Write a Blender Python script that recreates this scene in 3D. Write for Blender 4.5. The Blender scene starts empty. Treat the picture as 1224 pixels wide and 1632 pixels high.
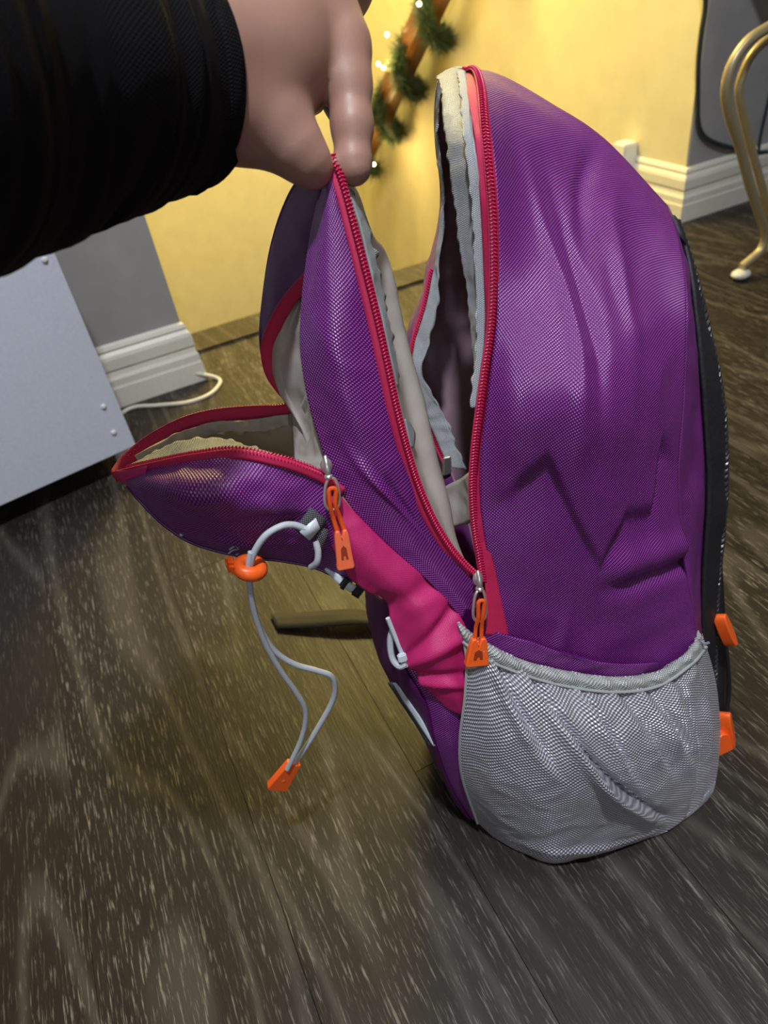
import bpy, bmesh, math, random
import numpy as np
from mathutils import Vector, Matrix, noise

random.seed(4)
SC = bpy.context.scene
COL = SC.collection

# ------------------------------------------------------------------ camera
H = 0.60                      # camera height above the floor (m)
F = 1131.0                    # focal length in pixels of the 1224x1632 frame
CX, CY = 612.0, 816.0
# camera axes in world coordinates (rows: world X, Y, Z of camera right/up/back)
R = np.array([[0.8950775671515663, 0.36418749070420303, -0.2573006420446898],
              [-0.42592720681410123, 0.5274703612313003, -0.7350925333031615],
              [-0.1319930425347161, 0.767556180117845, 0.6272442483477476]])
cam_d = bpy.data.cameras.new('camera')
cam = bpy.data.objects.new('camera', cam_d)
COL.objects.link(cam)
cam.matrix_world = Matrix([[R[0][0], R[0][1], R[0][2], 0], [R[1][0], R[1][1], R[1][2], 0],
                           [R[2][0], R[2][1], R[2][2], H], [0, 0, 0, 1]])
cam_d.sensor_fit = 'VERTICAL'
cam_d.sensor_height = 36.0
cam_d.lens = F * 36.0 / 1632.0
cam_d.clip_start = 0.01
cam_d.dof.use_dof = True
cam_d.dof.focus_distance = 0.46
cam_d.dof.aperture_fstop = 9.0
SC.camera = cam

# ------------------------------------------------------------------ world, light, exposure
wd = bpy.data.worlds.new('room_ambient')
SC.world = wd
wd.use_nodes = True
wd.node_tree.nodes['Background'].inputs[0].default_value = (0.75, 0.82, 1.0, 1)
wd.node_tree.nodes['Background'].inputs[1].default_value = 0.12


def area_light(name, loc, target, size, power, col):
    l = bpy.data.lights.new(name, 'AREA')
    l.shape = 'DISK'
    l.size = size
    l.energy = power
    l.color = col
    o = bpy.data.objects.new(name, l)
    COL.objects.link(o)
    o.location = loc
    o.rotation_euler = (Vector(target) - Vector(loc)).to_track_quat('-Z', 'Y').to_euler()
    return o


area_light('room_lamp_light', (0.0, -0.12, 2.1), (0.15, 0.4, 0.2), 0.10, 34, (0.88, 0.93, 1.0))
area_light('camera_fill_light', (-0.5, -1.3, 1.3), (0.1, 0.6, 0.2), 0.7, 5, (0.80, 0.88, 1.0))  # weak fill added behind the camera for surfaces facing it
area_light('room_ceiling_light', (0.9, 0.1, 2.3), (0.9, 0.5, 0.0), 0.5, 9, (1.0, 0.93, 0.84))
area_light('stairwell_light', (0.75, 2.2, 1.9), (0.75, 2.3, 0.0), 0.5, 60, (1.0, 0.80, 0.26))
area_light('landing_light', (0.65, 1.75, 1.35), (0.35, 0.5, 0.0), 0.35, 9, (1.0, 0.78, 0.26))

vs = SC.view_settings
vs.view_transform = 'Standard'
vs.look = 'None'
vs.gamma = 1.0
vs.use_curve_mapping = False
vs.exposure = 0.0

# ------------------------------------------------------------------ measuring helpers
O = np.array([0.0, 0.0, H])
AX = -R[:, 2]
_a = math.radians(10)
UU = np.array([math.cos(_a), -math.sin(_a), 0.0])      # pack: front -> back
VV = np.array([math.sin(_a), math.cos(_a), 0.0])       # pack: near side -> far side
_L = math.atan(0.3)                                    # the pack leans away
NN = VV * math.cos(_L) - np.array([0, 0, 1.0]) * math.sin(_L)


def ray(x, y):
    return R @ np.array([x - CX, -(y - CY), -F])


def at_z(x, y, z=0.0):
    r = ray(x, y)
    return O + r * ((z - H) / r[2])


C0 = at_z(900, 1380).dot(NN)


def P(x, y, off=0.0):
    """point of the pack: on its leaning side plane, off metres deeper"""
    r = ray(x, y)
    return O + r * ((C0 + off - O.dot(NN)) / r.dot(NN))


def D(x, y, d):
    """point at distance d along the viewing axis"""
    return O + ray(x, y) * (d / F)


def on_y(x, y, Y):
    r = ray(x, y)
    return O + r * (Y / r[1])


def on_x(x, y, X):
    r = ray(x, y)
    return O + r * (X / r[0])


def PP(lst):
    return [P(*q) if len(q) <= 3 and not isinstance(q, np.ndarray) else q for q in lst]


def catmull(pts, n):
    """Catmull-Rom through pts, resampled to n points evenly by length"""
    pts = [np.asarray(p, float) for p in pts]
    if len(pts) == 2:
        return np.array([pts[0] + (pts[1] - pts[0]) * t for t in np.linspace(0, 1, n)])
    ext = [2 * pts[0] - pts[1]] + pts + [2 * pts[-1] - pts[-2]]
    out = []
    for i in range(1, len(ext) - 2):
        p0, p1, p2, p3 = ext[i - 1:i + 3]
        for t in np.linspace(0, 1, 12, endpoint=False):
            out.append(0.5 * ((2 * p1) + (-p0 + p2) * t + (2 * p0 - 5 * p1 + 4 * p2 - p3) * t * t
                              + (-p0 + 3 * p1 - 3 * p2 + p3) * t ** 3))
    out.append(pts[-1])
    out = np.array(out)
    s = np.concatenate([[0], np.cumsum(np.linalg.norm(np.diff(out, axis=0), axis=1))])
    q = np.linspace(0, s[-1], n)
    return np.stack([np.interp(q, s, out[:, k]) for k in range(3)], axis=1)


# ------------------------------------------------------------------ object helpers
def tag(o, label=None, cat=None, group=None, kind=None):
    if label: o['label'] = label
    if cat: o['category'] = cat
    if group: o['group'] = group
    if kind: o['kind'] = kind
    return o


def empty(name, loc, label, cat, group=None):
    o = bpy.data.objects.new(name, None)
    COL.objects.link(o)
    o.empty_display_size = 0.05
    o.location = loc
    return tag(o, label, cat, group)


def link(name, me, mats, parent=None):
    for m in (mats if isinstance(mats, (list, tuple)) else [mats]):
        me.materials.append(m)
    o = bpy.data.objects.new(name, me)
    COL.objects.link(o)
    if parent is not None:
        o.parent = parent
        off = Vector((0, 0, 0))
        q = parent
        while q is not None:
            off += q.location
            q = q.parent
        o.location = -off
    return o


def mesh(name, verts, faces, mats, parent=None, smooth=True, uvs=None):
    me = bpy.data.meshes.new(name)
    me.from_pydata([tuple(map(float, v)) for v in verts], [], faces)
    if uvs is not None:
        ul = me.uv_layers.new(name='UVMap')
        for li, l in enumerate(me.loops):
            ul.data[li].uv = uvs[l.vertex_index]
    me.update()
    if smooth:
        me.polygons.foreach_set('use_smooth', [True] * len(me.polygons))
    return link(name, me, mats, parent)


class MB:
    """collects simple solids into one mesh"""
    def __init__(s):
        s.v, s.f = [], []

    def add(s, v, f):
        b = len(s.v)
        s.v += [tuple(map(float, q)) for q in v]
        s.f += [tuple(i + b for i in q) for q in f]
        return s

    def box(s, c, half, ax=None, bev=0.0):
        c = np.asarray(c, float)
        A = np.eye(3) if ax is None else np.array(ax, float)
        if bev <= 0:
            v = [c + A[0] * half[0] * i + A[1] * half[1] * j + A[2] * half[2] * k
                 for i in (-1, 1) for j in (-1, 1) for k in (-1, 1)]
            s.add(v, [(0, 1, 3, 2), (4, 6, 7, 5), (0, 4, 5, 1), (2, 3, 7, 6), (0, 2, 6, 4), (1, 5, 7, 3)])
            return s
        bm = bmesh.new()
        bmesh.ops.create_cube(bm, size=2)
        for q in bm.verts:
            p = c + A[0] * half[0] * q.co.x + A[1] * half[1] * q.co.y + A[2] * half[2] * q.co.z
            q.co = p
        bmesh.ops.bevel(bm, geom=bm.edges[:], offset=bev, segments=2, affect='EDGES')
        bm.verts.index_update()
        s.add([q.co for q in bm.verts], [tuple(q.index for q in fc.verts) for fc in bm.faces])
        bm.free()
        return s

    def ell(s, c, half, ax=None, nu=10, nv=6):
        c = np.asarray(c, float)
        A = np.eye(3) if ax is None else np.array(ax, float)
        v, f = [], []
        for j in range(nv + 1):
            th = math.pi * j / nv
            for i in range(nu):
                ph = 2 * math.pi * i / nu
                v.append(c + A[0] * half[0] * math.sin(th) * math.cos(ph)
                         + A[1] * half[1] * math.sin(th) * math.sin(ph) + A[2] * half[2] * math.cos(th))
        for j in range(nv):
            for i in range(nu):
                f.append((j * nu + i, (j + 1) * nu + i, (j + 1) * nu + (i + 1) % nu, j * nu + (i + 1) % nu))
        return s.add(v, f)

    def tube(s, pts, r, n=10, cap=True, flat=1.0, ref=None, ridge=None):
        pts = np.asarray(pts, float)
        m = len(pts)
        rr = r if hasattr(r, '__len__') else [r] * m
        T = np.gradient(pts, axis=0)
        T /= np.linalg.norm(T, axis=1)[:, None] + 1e-12
        N = np.array(ref if ref is not None else ((0, 0, 1) if abs(T[0][2]) < .9 else (1, 0, 0)), float)
        v, f = [], []
        for i in range(m):
            if ref is not None:
                N = np.array(ref, float)
            N = N - T[i] * N.dot(T[i]); N /= np.linalg.norm(N) + 1e-12
            B = np.cross(T[i], N)
            for k in range(n):
                a = 2 * math.pi * k / n
                q = rr[i] * (1 + (ridge(i, a) if ridge else 0))
                v.append(pts[i] + N * math.cos(a) * q * flat + B * math.sin(a) * q)
        for i in range(m - 1):
            for k in range(n):
                f.append((i * n + k, i * n + (k + 1) % n, (i + 1) * n + (k + 1) % n, (i + 1) * n + k))
        if cap:
            f.append(tuple(range(n - 1, -1, -1)))
            f.append(tuple((m - 1) * n + k for k in range(n)))
        return s.add(v, f)

    def prism(s, poly, c, ax, depth):
        """closed outline poly (2D, metres) in plane ax[0], ax[1], thick along ax[2]"""
        c = np.asarray(c, float)
        n = len(poly)
        v = [c + ax[0] * a + ax[1] * b - ax[2] * depth / 2 for a, b in poly] + \
            [c + ax[0] * a + ax[1] * b + ax[2] * depth / 2 for a, b in poly]
        f = [tuple(range(n - 1, -1, -1)), tuple(range(n, 2 * n))]
        f += [(i, (i + 1) % n, n + (i + 1) % n, n + i) for i in range(n)]
        return s.add(v, f)

    def build(s, name, mats, parent=None, smooth=True):
        o = mesh(name, s.v, s.f, mats, parent, smooth)
        if smooth:
            try:
                o.data.set_sharp_from_angle(angle=math.radians(40))
            except Exception:
                pass
        return o


def patch(name, cols, mats, parent, nu=24, nv=60, thick=0.0015, amp=0.0, nscale=18.0, seed=0.0,
          zmin=None, wig=0.0, fold=None, evenu=True, inner=True):
    """cloth surface lofted through columns of points; thick solid with lining on its far side"""
    cc = [catmull(PP(c), nv) for c in cols]
    G = np.zeros((nv, nu, 3))
    for j in range(nv):
        if len(cc) == 2:
            for i, t in enumerate(np.linspace(0, 1, nu)):
                G[j, i] = cc[0][j] * (1 - t) + cc[1][j] * t
        else:
            G[j] = catmull([c[j] for c in cc], nu)
    # uv in metres
    du = np.linalg.norm(np.diff(G, axis=1), axis=2).mean(axis=0)
    dv = np.linalg.norm(np.diff(G, axis=0), axis=2).mean(axis=1)
    us = np.concatenate([[0], np.cumsum(du)]); vs_ = np.concatenate([[0], np.cumsum(dv)])
    gu = np.gradient(G, axis=1); gv = np.gradient(G, axis=0)
    N = np.cross(gu, gv)
    N /= np.linalg.norm(N, axis=2)[:, :, None] + 1e-9
    view = O - G
    sgn = np.sign((N * view).sum(axis=2).mean())
    N = N * (sgn if sgn else 1)
    if amp or fold:
        for j in range(nv):
            for i in range(nu):
                s, t = i / (nu - 1), j / (nv - 1)
                fade = min(1, 8 * s, 8 * (1 - s)) * min(1, 10 * t, 10 * (1 - t))
                d = 0.0
                if amp:
                    q = Vector(G[j, i]) * nscale + Vector((seed, seed * 1.7, 0))
                    d += amp * fade * (noise.noise(q) + 0.45 * (1 - 2 * abs(noise.noise(q * 1.9))) - .2)
                if fold:
                    d += fold(s, t)
                G[j, i] = G[j, i] + N[j, i] * d
    if wig:
        for j in range(nv):
            q = noise.noise(Vector((j * 0.25 + seed, seed, 0)))
            G[j, -1] += N[j, -1] * wig * q + (G[j, -1] - G[j, -2]) / (np.linalg.norm(G[j, -1] - G[j, -2]) + 1e-9) * wig * q
    if zmin is not None:
        G[:, :, 2] = np.maximum(G[:, :, 2], zmin)
    verts = G.reshape(-1, 3)
    uvs = [(us[i], vs_[j]) for j in range(nv) for i in range(nu)]
    faces = []
    for j in range(nv - 1):
        for i in range(nu - 1):
            a, b, c, d = j * nu + i, j * nu + i + 1, (j + 1) * nu + i + 1, (j + 1) * nu + i
            faces.append((a, b, c, d) if sgn > 0 else (a, d, c, b))
    o = mesh(name, verts, faces, mats, parent, True, uvs)
    if thick:
        m = o.modifiers.new('thickness', 'SOLIDIFY')
        m.thickness = thick
        m.offset = -1
        m.material_offset = 1 if isinstance(mats, (list, tuple)) and len(mats) > 1 else 0
    o['grid'] = [nu, nv]
    del o['grid']
    return o


def away(pts, d):
    return [p + NN * d for p in PP(pts)]


def ribbon(name, centre, width, mats, parent, ref, n=90, thick=0.0008, side=0.0, lift=0.0, wave=0.0, seed=0):
    """flat tape following a curve; ref = direction it faces; side shifts it across"""
    c = catmull(PP(centre), n)
    T = np.gradient(c, axis=0); T /= np.linalg.norm(T, axis=1)[:, None]
    w = width if hasattr(width, '__len__') else [width] * 2
    w = np.interp(np.linspace(0, 1, n), np.linspace(0, 1, len(w)), w)
    v, uv = [], []
    L = 0
    for i in range(n):
        N = ref - T[i] * ref.dot(T[i]); N /= np.linalg.norm(N)
        B = np.cross(T[i], N)
        if i: L += np.linalg.norm(c[i] - c[i - 1])
        for k in (-1, -.33, .33, 1):
            q = wave * noise.noise(Vector((i * .3 + seed, k * .7, seed)))
            v.append(c[i] + B * (side + k * .5) * w[i] + N * (lift + q) + B * q * .5)
            uv.append((k * .5 * w[i], L))
    f = [(i * 4 + k, i * 4 + k + 1, i * 4 + k + 5, i * 4 + k + 4) for i in range(n - 1) for k in range(3)]
    o = mesh(name, v, f, mats, parent, True, uv)
    m = o.modifiers.new('thickness', 'SOLIDIFY'); m.thickness = thick; m.offset = 0
    return o


def coil(name, centre, mat, parent, ref, half=0.0021, pitch=0.0018, lift=0.0012, zmin=None):
    """zip teeth: a row of small bent bars along a curve, joined"""
    rough = catmull(PP(centre), 200)
    L = np.linalg.norm(np.diff(rough, axis=0), axis=1).sum()
    n = max(8, int(L / pitch))
    c = catmull(PP(centre), n)
    T = np.gradient(c, axis=0); T /= np.linalg.norm(T, axis=1)[:, None]
    mb = MB()
    for i in range(n):
        N = ref - T[i] * ref.dot(T[i]); N /= np.linalg.norm(N)
        B = np.cross(T[i], N)
        for s in (-1, 1):
            A = B * .93 + T[i] * .3 * s
            mb.ell(c[i] + N * lift + B * half * .45 * s, (half * .62, pitch * .33, .0010), (A, T[i], N), 7, 4)
    mb.tube([c[i] + (ref * 0.0003) for i in range(0, n, 2)], half * .75, 6, flat=.5, ref=ref)
    o = mb.build(name, mat, parent)
    tag(o, kind='stuff')
    return o


# ------------------------------------------------------------------ materials
def nt(name):
    m = bpy.data.materials.new(name)
    m.use_nodes = True
    t = m.node_tree
    return m, t, t.nodes['Principled BSDF']


def N_(t, typ, **kw):
    n = t.nodes.new(typ)
    for k, v in kw.items():
        if k in ('operation', 'blend_type', 'wave_type', 'noise_dimensions', 'data_type', 'bands_direction', 'feature', 'distance'):
            setattr(n, k, v)
        else:
            n.inputs[k.replace('_', ' ')].default_value = v
    return n


def math_(t, op, a, b=None, clamp=False):
    n = t.nodes.new('ShaderNodeMath'); n.operation = op; n.use_clamp = clamp
    for i, q in enumerate((a, b)):
        if q is None: continue
        if hasattr(q, 'links'): t.links.new(q, n.inputs[i])
        else: n.inputs[i].default_value = q
    return n.outputs[0]


def mix_(t, fac, a, b):
    n = t.nodes.new('ShaderNodeMix'); n.data_type = 'RGBA'
    for s, q in ((0, fac), (6, a), (7, b)):
        if hasattr(q, 'links'): t.links.new(q, n.inputs[s])
        else: n.inputs[s].default_value = q if s == 0 else (*q, 1)
    return n.outputs[2]


def noise_(t, scale, coord='Object', vec=None, detail=4, sc=None, rough=.55):
    tc = t.nodes.new('ShaderNodeTexCoord')
    n = t.nodes.new('ShaderNodeTexNoise'); n.inputs['Scale'].default_value = scale
    n.inputs['Detail'].default_value = detail; n.inputs['Roughness'].default_value = rough
    src = tc.outputs[coord]
    if sc:
        mp = t.nodes.new('ShaderNodeMapping'); mp.inputs['Scale'].default_value = sc
        t.links.new(src, mp.inputs[0]); src = mp.outputs[0]
    t.links.new(src, n.inputs['Vector'])
    return n.outputs[0]


def bump_(t, b, h, strength, dist):
    n = t.nodes.new('ShaderNodeBump'); n.inputs['Strength'].default_value = strength
    n.inputs['Distance'].default_value = dist
    t.links.new(h, n.inputs['Height']); t.links.new(n.outputs[0], b.inputs['Normal'])
    return n


def plain(name, col, rough=.5, metal=0.0, spec=.5, bump=0.0, bscale=200, sheen=0, coat=0):
    m, t, b = nt(name)
    b.inputs['Roughness'].default_value = rough
    b.inputs['Metallic'].default_value = metal
    b.inputs['Specular IOR Level'].default_value = spec
    b.inputs['Sheen Weight'].default_value = sheen
    b.inputs['Coat Weight'].default_value = coat
    nz = noise_(t, bscale)
    c = mix_(t, nz, [q * .88 for q in col], [min(1, q * 1.1) for q in col])
    t.links.new(c, b.inputs['Base Color'])
    if bump: bump_(t, b, nz, 1.0, bump)
    return m


def woven(name, gap, thread, pitch=.0015, rough=.38, spec=.6, bump=.0003, pitch_v=None, sheen=0.0, contrast=2.6,
          wob=.0, alpha=0.0, metal=0.0):
    """fabric: staggered thread crossings laid out in metres through the uv map"""
    m, t, b = nt(name)
    uv = t.nodes.new('ShaderNodeUVMap')
    src = uv.outputs[0]
    if wob:
        nz = t.nodes.new('ShaderNodeTexNoise'); nz.inputs['Scale'].default_value = 28
        t.links.new(src, nz.inputs['Vector'])
        va = t.nodes.new('ShaderNodeVectorMath'); va.operation = 'MULTIPLY_ADD'
        t.links.new(nz.outputs['Color'], va.inputs[0])
        va.inputs[1].default_value = (wob, wob, 0)
        t.links.new(src, va.inputs[2]); src = va.outputs[0]
    sp = t.nodes.new('ShaderNodeSeparateXYZ'); t.links.new(src, sp.inputs[0])
    a = math_(t, 'SINE', math_(t, 'MULTIPLY', sp.outputs[0], 2 * math.pi / (pitch * 1.0)))
    c = math_(t, 'SINE', math_(t, 'MULTIPLY', sp.outputs[1], 2 * math.pi / ((pitch_v or pitch) * 1.0)))
    h = math_(t, 'MULTIPLY', a, c)                     # -1..1 staggered cells
    k = math_(t, 'MULTIPLY_ADD', h, contrast)
    k.node.inputs[2].default_value = -contrast * .22
    k = math_(t, 'ADD', k, 0.0, True)
    big = noise_(t, 26, 'Object')
    thr = mix_(t, big, [q * .85 for q in thread], [min(1, q * 1.12) for q in thread])
    t.links.new(mix_(t, k, gap, thr), b.inputs['Base Color'])
    b.inputs['Roughness'].default_value = rough
    b.inputs['Specular IOR Level'].default_value = spec
    b.inputs['Sheen Weight'].default_value = sheen
    b.inputs['Sheen Roughness'].default_value = .4
    b.inputs['Metallic'].default_value = metal
    bump_(t, b, h, .9, bump)
    if alpha:
        q = math_(t, 'GREATER_THAN', h, -0.62)
        al = math_(t, 'MAXIMUM', q, 1 - alpha)
        t.links.new(al, b.inputs['Alpha'])
    return m


M = {}
M['purple'] = woven('purple_nylon', (.078, .001, .108), (.50, .095, .54), .0021, .34, .8, .00024)
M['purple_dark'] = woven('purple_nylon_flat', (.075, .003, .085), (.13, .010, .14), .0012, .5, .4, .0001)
M['magenta'] = woven('magenta_nylon', (.50, .012, .13), (.62, .035, .20), .0010, .45, .5, .0001)
M['tape'] = woven('zip_tape', (.50, .012, .075), (.62, .03, .12), .0011, .5, .4, .0001, pitch_v=.0009)
M['teeth'] = plain('zip_teeth', (.50, .008, .075), .32, 0, .6)
M['silver'] = woven('silver_binding', (.26, .28, .30), (.78, .82, .86), .0019, .42, .6, .0003, pitch_v=.0010, contrast=2)
M['lining'] = plain('grey_lining', (.40, .36, .33), .5, 0, .4, .0004, 60)
M['lining_maroon'] = plain('mauve_lining', (.27, .17, .215), .42, 0, .5, .0006, 50)
M['mesh'] = woven('silver_mesh', (.40, .39, .47), (.95, .98, 1.0), .0036, .28, .9, .0007, pitch_v=.0029, wob=.006, alpha=.5,
                  contrast=1.8, metal=.25)
M['glitter'] = woven('silver_rim_band', (.36, .39, .39), (.90, .94, .96), .0024, .35, .8, .0006, wob=.012, contrast=2.2)
M['orange'] = plain('orange_plastic', (.95, .13, .018), .34, 0, .5)
M['orange_cord'] = woven('orange_cord', (.75, .09, .01), (.95, .20, .03), .0012, .6, .3, .0003)
M['chrome'] = plain('chrome', (.80, .78, .74), .30, .85)
M['grey_cord'] = plain('grey_cord', (.46, .49, .54), .5, 0, .4, .0001, 900)
M['webbing'] = woven('grey_webbing', (.05, .05, .055), (.26, .26, .28), .0016, .6, .3, .0004)
M['reflect'] = plain('reflective_patch', (.62, .68, .75), .35, .1, .6)
M['black'] = plain('black_padding', (.012, .012, .016), .6, 0, .4, .0008, 180)
M['black_shiny'] = plain('black_cord', (.02, .02, .026), .3, 0, .6)
M['strap'] = plain('dark_strap', (.055, .05, .042), .65, 0, .3, .0003, 400)
M['sleeve'] = woven('black_knit', (.0035, .0035, .005), (.008, .008, .011), .0016, .9, .15, .0002, pitch_v=.004)
M['white_paint'] = plain('white_laminate', (.60, .64, .74), .38, 0, .4)
M['brass'] = plain('aged_gold_paint', (.36, .30, .18), .38, .45, .5)
M['clear'] = plain('pale_plastic', (.55, .55, .52), .3, 0, .5)
M['white_cord'] = plain('white_cord', (.60, .58, .52), .45)
M['cable'] = plain('black_cable', (.02, .028, .03), .4)
M['baseboard'] = plain('baseboard_paint', (.66, .64, .58), .42)
M['wall'] = plain('grey_wall_paint', (.30, .295, .30), .75, 0, .3, .0012, 22)
M['stair_wall'] = plain('stairwell_lit_tint', (.66, .60, .40), .7, 0, .3, .0008, 16)  # warm stairwell light partly put into this wall colour
M['ceiling'] = plain('ceiling_paint', (.55, .55, .54), .8)
M['rail'] = plain('varnished_wood', (.16, .06, .015), .28, 0, .6)
M['needles'] = plain('garland_green', (.03, .055, .022), .55)
M['adapter'] = plain('white_plastic', (.70, .70, .70), .4)


def emit(name, col, s):
    m, t, b = nt(name)
    b.inputs['Base Color'].default_value = (*col, 1)
    b.inputs['Emission Color'].default_value = (*col, 1)
    b.inputs['Emission Strength'].default_value = s
    return m


M['bulb'] = emit('string_bulb', (1.0, .82, .40), 14)


def skin():
    m, t, b = nt('skin')
    n = noise_(t, 30)
    c = mix_(t, n, (.30, .160, .120), (.40, .225, .175))
    t.links.new(c, b.inputs['Base Color'])
    b.inputs['Roughness'].default_value = .48
    b.inputs['Subsurface Weight'].default_value = .25
    b.inputs['Subsurface Radius'].default_value = (.012, .004, .002)
    b.inputs['Subsurface Scale'].default_value = .5
    f = noise_(t, 900, detail=2)
    bump_(t, b, f, .5, .00015)
    return m


M['skin'] = skin()


def wood_floor():
    m, t, b = nt('vinyl_plank')
    tc = t.nodes.new('ShaderNodeTexCoord')
    oi = t.nodes.new('ShaderNodeObjectInfo')
    rnd = oi.outputs['Random']
    comb = t.nodes.new('ShaderNodeCombineXYZ')
    t.links.new(math_(t, 'MULTIPLY', rnd, 37.0), comb.inputs[0])
    t.links.new(math_(t, 'MULTIPLY', rnd, 91.0), comb.inputs[1])
    va = t.nodes.new('ShaderNodeVectorMath'); va.operation = 'ADD'
    t.links.new(tc.outputs['Object'], va.inputs[0]); t.links.new(comb.outputs[0], va.inputs[1])

    def nz(scale, sc, detail=5, rough=.6, dist=0.0):
        mp = t.nodes.new('ShaderNodeMapping'); mp.inputs['Scale'].default_value = sc
        t.links.new(va.outputs[0], mp.inputs[0])
        n = t.nodes.new('ShaderNodeTexNoise'); n.inputs['Scale'].default_value = scale
        n.inputs['Detail'].default_value = detail; n.inputs['Roughness'].default_value = rough
        n.inputs['Distortion'].default_value = dist
        t.links.new(mp.outputs[0], n.inputs['Vector'])
        return n.outputs[0]
    fine = nz(480, (1, .07, 1), 3, .7, .3)              # short pale pores along the plank
    mid = nz(60, (1, .10, 1), 4, .6, .5)
    broad = nz(7, (1, .22, 1), 3, .5, .4)
    # cathedral figure: contour lines of a stretched noise
    ring = math_(t, 'SINE', math_(t, 'MULTIPLY', nz(5.0, (1, .16, 1), 1, .4, .2), 95.0))
    rp = math_(t, 'POWER', math_(t, 'MAXIMUM', ring, 0.0), 4.0)
    pore = math_(t, 'MULTIPLY', math_(t, 'SUBTRACT', fine, .55, True), 8.0, True)
    area = math_(t, 'MULTIPLY', math_(t, 'SUBTRACT', broad, .30, True), 2.6, True)
    pale = math_(t, 'MULTIPLY', pore, math_(t, 'ADD', math_(t, 'MULTIPLY', area, .9), .12), True)
    c0 = mix_(t, mid, (.005, .0036, .0027), (.018, .0135, .010))
    tone = math_(t, 'MULTIPLY', rnd, .6)
    c1 = mix_(t, tone, c0, (.023, .0165, .012))
    c2 = mix_(t, math_(t, 'MULTIPLY', rp, .35), c1, (.10, .088, .074))
    c3 = mix_(t, math_(t, 'MULTIPLY', pale, .75), c2, (.25, .225, .19))
    t.links.new(c3, b.inputs['Base Color'])
    b.inputs['Specular IOR Level'].default_value = .26
    rr = math_(t, 'ADD', math_(t, 'MULTIPLY', mid, .18), .36)
    t.links.new(rr, b.inputs['Roughness'])
    bump_(t, b, math_(t, 'ADD', fine, math_(t, 'MULTIPLY', mid, .6)), .5, .0006)
    return m


M['plank'] = wood_floor()

# ------------------------------------------------------------------ structure: room and stairwell
YW = 1.268            # room face of the grey wall
XO1, XO2 = 0.124, 1.279   # the opening to the stairs
YE = 1.47             # edge of the floor at the stairs
YF = 3.2              # far wall of the stairwell
ZT = 2.4


def slab(name, lo, hi, mat, kind='structure', parent=None, bev=0):
    c = [(a + b) / 2 for a, b in zip(lo, hi)]
    h = [(b - a) / 2 for a, b in zip(lo, hi)]
    o = MB().box(c, h, None, bev).build(name, mat, parent, smooth=False)
    if kind: o['kind'] = kind
    return o


# floor: subfloor with single vinyl planks laid along Y
fl = slab('floor', (-1.8, -1.6, -.03), (2.6, YE - .02, -.0045), M['strap'])
PWID, PLEN = .150, .92
cell = at_z(271, 925)          # a seam corner read off the floor
plank_meshes = {}
col0 = int(math.floor((-1.8 - cell[0]) / PWID)); col1 = int(math.ceil((2.6 - cell[0]) / PWID))
for ci in range(col0, col1):
    x0 = cell[0] + ci * PWID
    rr = random.Random(ci * 7 + 3)
    off = 0.0 if ci == 0 else (.37 if ci == -1 else rr.random() * PLEN)
    y = cell[1] + off - PLEN * 4
    while y < YE:
        y0, y1 = max(y, -1.6), min(y + PLEN, YE - .02)
        y += PLEN
        if y1 - y0 < .05: continue
        xa, xb = max(x0, -1.8), min(x0 + PWID, 2.6)
        if xb - xa < .02: continue
        g = .00015
        key = (round(xb - xa, 3), round(y1 - y0, 3))
        if key not in plank_meshes:
            mb = MB(); w_, l_ = (xb - xa) / 2 - g, (y1 - y0) / 2 - g
            b_ = .0002
            ring = [(-w_, -l_), (w_, -l_), (w_, l_), (-w_, l_)]
            v = [(a, b, -.0045) for a, b in ring] + [(a, b, -b_) for a, b in ring] + \
                [(a - math.copysign(b_, a), b - math.copysign(b_, b), 0) for a, b in ring]
            f = [(i, (i + 1) % 4, 4 + (i + 1) % 4, 4 + i) for i in range(4)] + \
                [(4 + i, 4 + (i + 1) % 4, 8 + (i + 1) % 4, 8 + i) for i in range(4)] + [(8, 9, 10, 11)]
            me = bpy.data.meshes.new('plank')
            me.from_pydata(v, [], f); me.materials.append(M['plank'])
            plank_meshes[key] = me
        o = bpy.data.objects.new('plank', plank_meshes[key])
        COL.objects.link(o); o.parent = fl
        o.location = ((xa + xb) / 2, (y0 + y1) / 2, 0)
nose = slab('trim_1', (XO1 - .0, YE - .10, -.03), (XO2, YE, .006), M['plank'], bev=.004)

WT = .40


def wall(name, lo, hi, mat='wall'):
    return slab(name, lo, hi, M[mat])


wall('wall_left', (-1.8, YW, -.03), (XO1, YW + .13, ZT))
# right part of the wall turns the corner into the stairwell
wall('wall_right', (XO2 + .004, YW, -.03), (2.6, YW + .13, ZT))
wall('wall_stair_right', (XO2, YW + .004, -2.6), (XO2 + .12, YF + .1, ZT), 'stair_wall')
wall('wall_stair_left', (XO1 - .12, YW + .13, -2.6), (XO1 - .0, YF + .1, ZT), 'stair_wall')
wall('wall_far', (XO1 - .12, YF, -2.6), (XO2 + .12, YF + .1, ZT), 'stair_wall')
wall('wall_back', (-1.9, -1.7, -.03), (2.7, -1.6, ZT))
wall('wall_side_left', (-1.9, -1.6, -.03), (-1.8, YW + .13, ZT))
wall('wall_side_right', (2.6, -1.6, -.03), (2.7, YW + .13, ZT))
slab('ceiling', (-1.9, -1.7, ZT), (2.7, YF + .1, ZT + .05), M['ceiling'])
for k in range(9):      # steps going down behind the floor edge
    slab('trim_%d' % (k + 2), (XO1 + .003, YE + .001 + k * .26, -2.5), (XO2 - .001, YE + (k + 1) * .26 if YE + (k + 1) * .26 < YF else YF - .001, -.19 * (k + 1)), M['plank'])
    if YE + (k + 1) * .26 >= YF: break

BBH = .113


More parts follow.
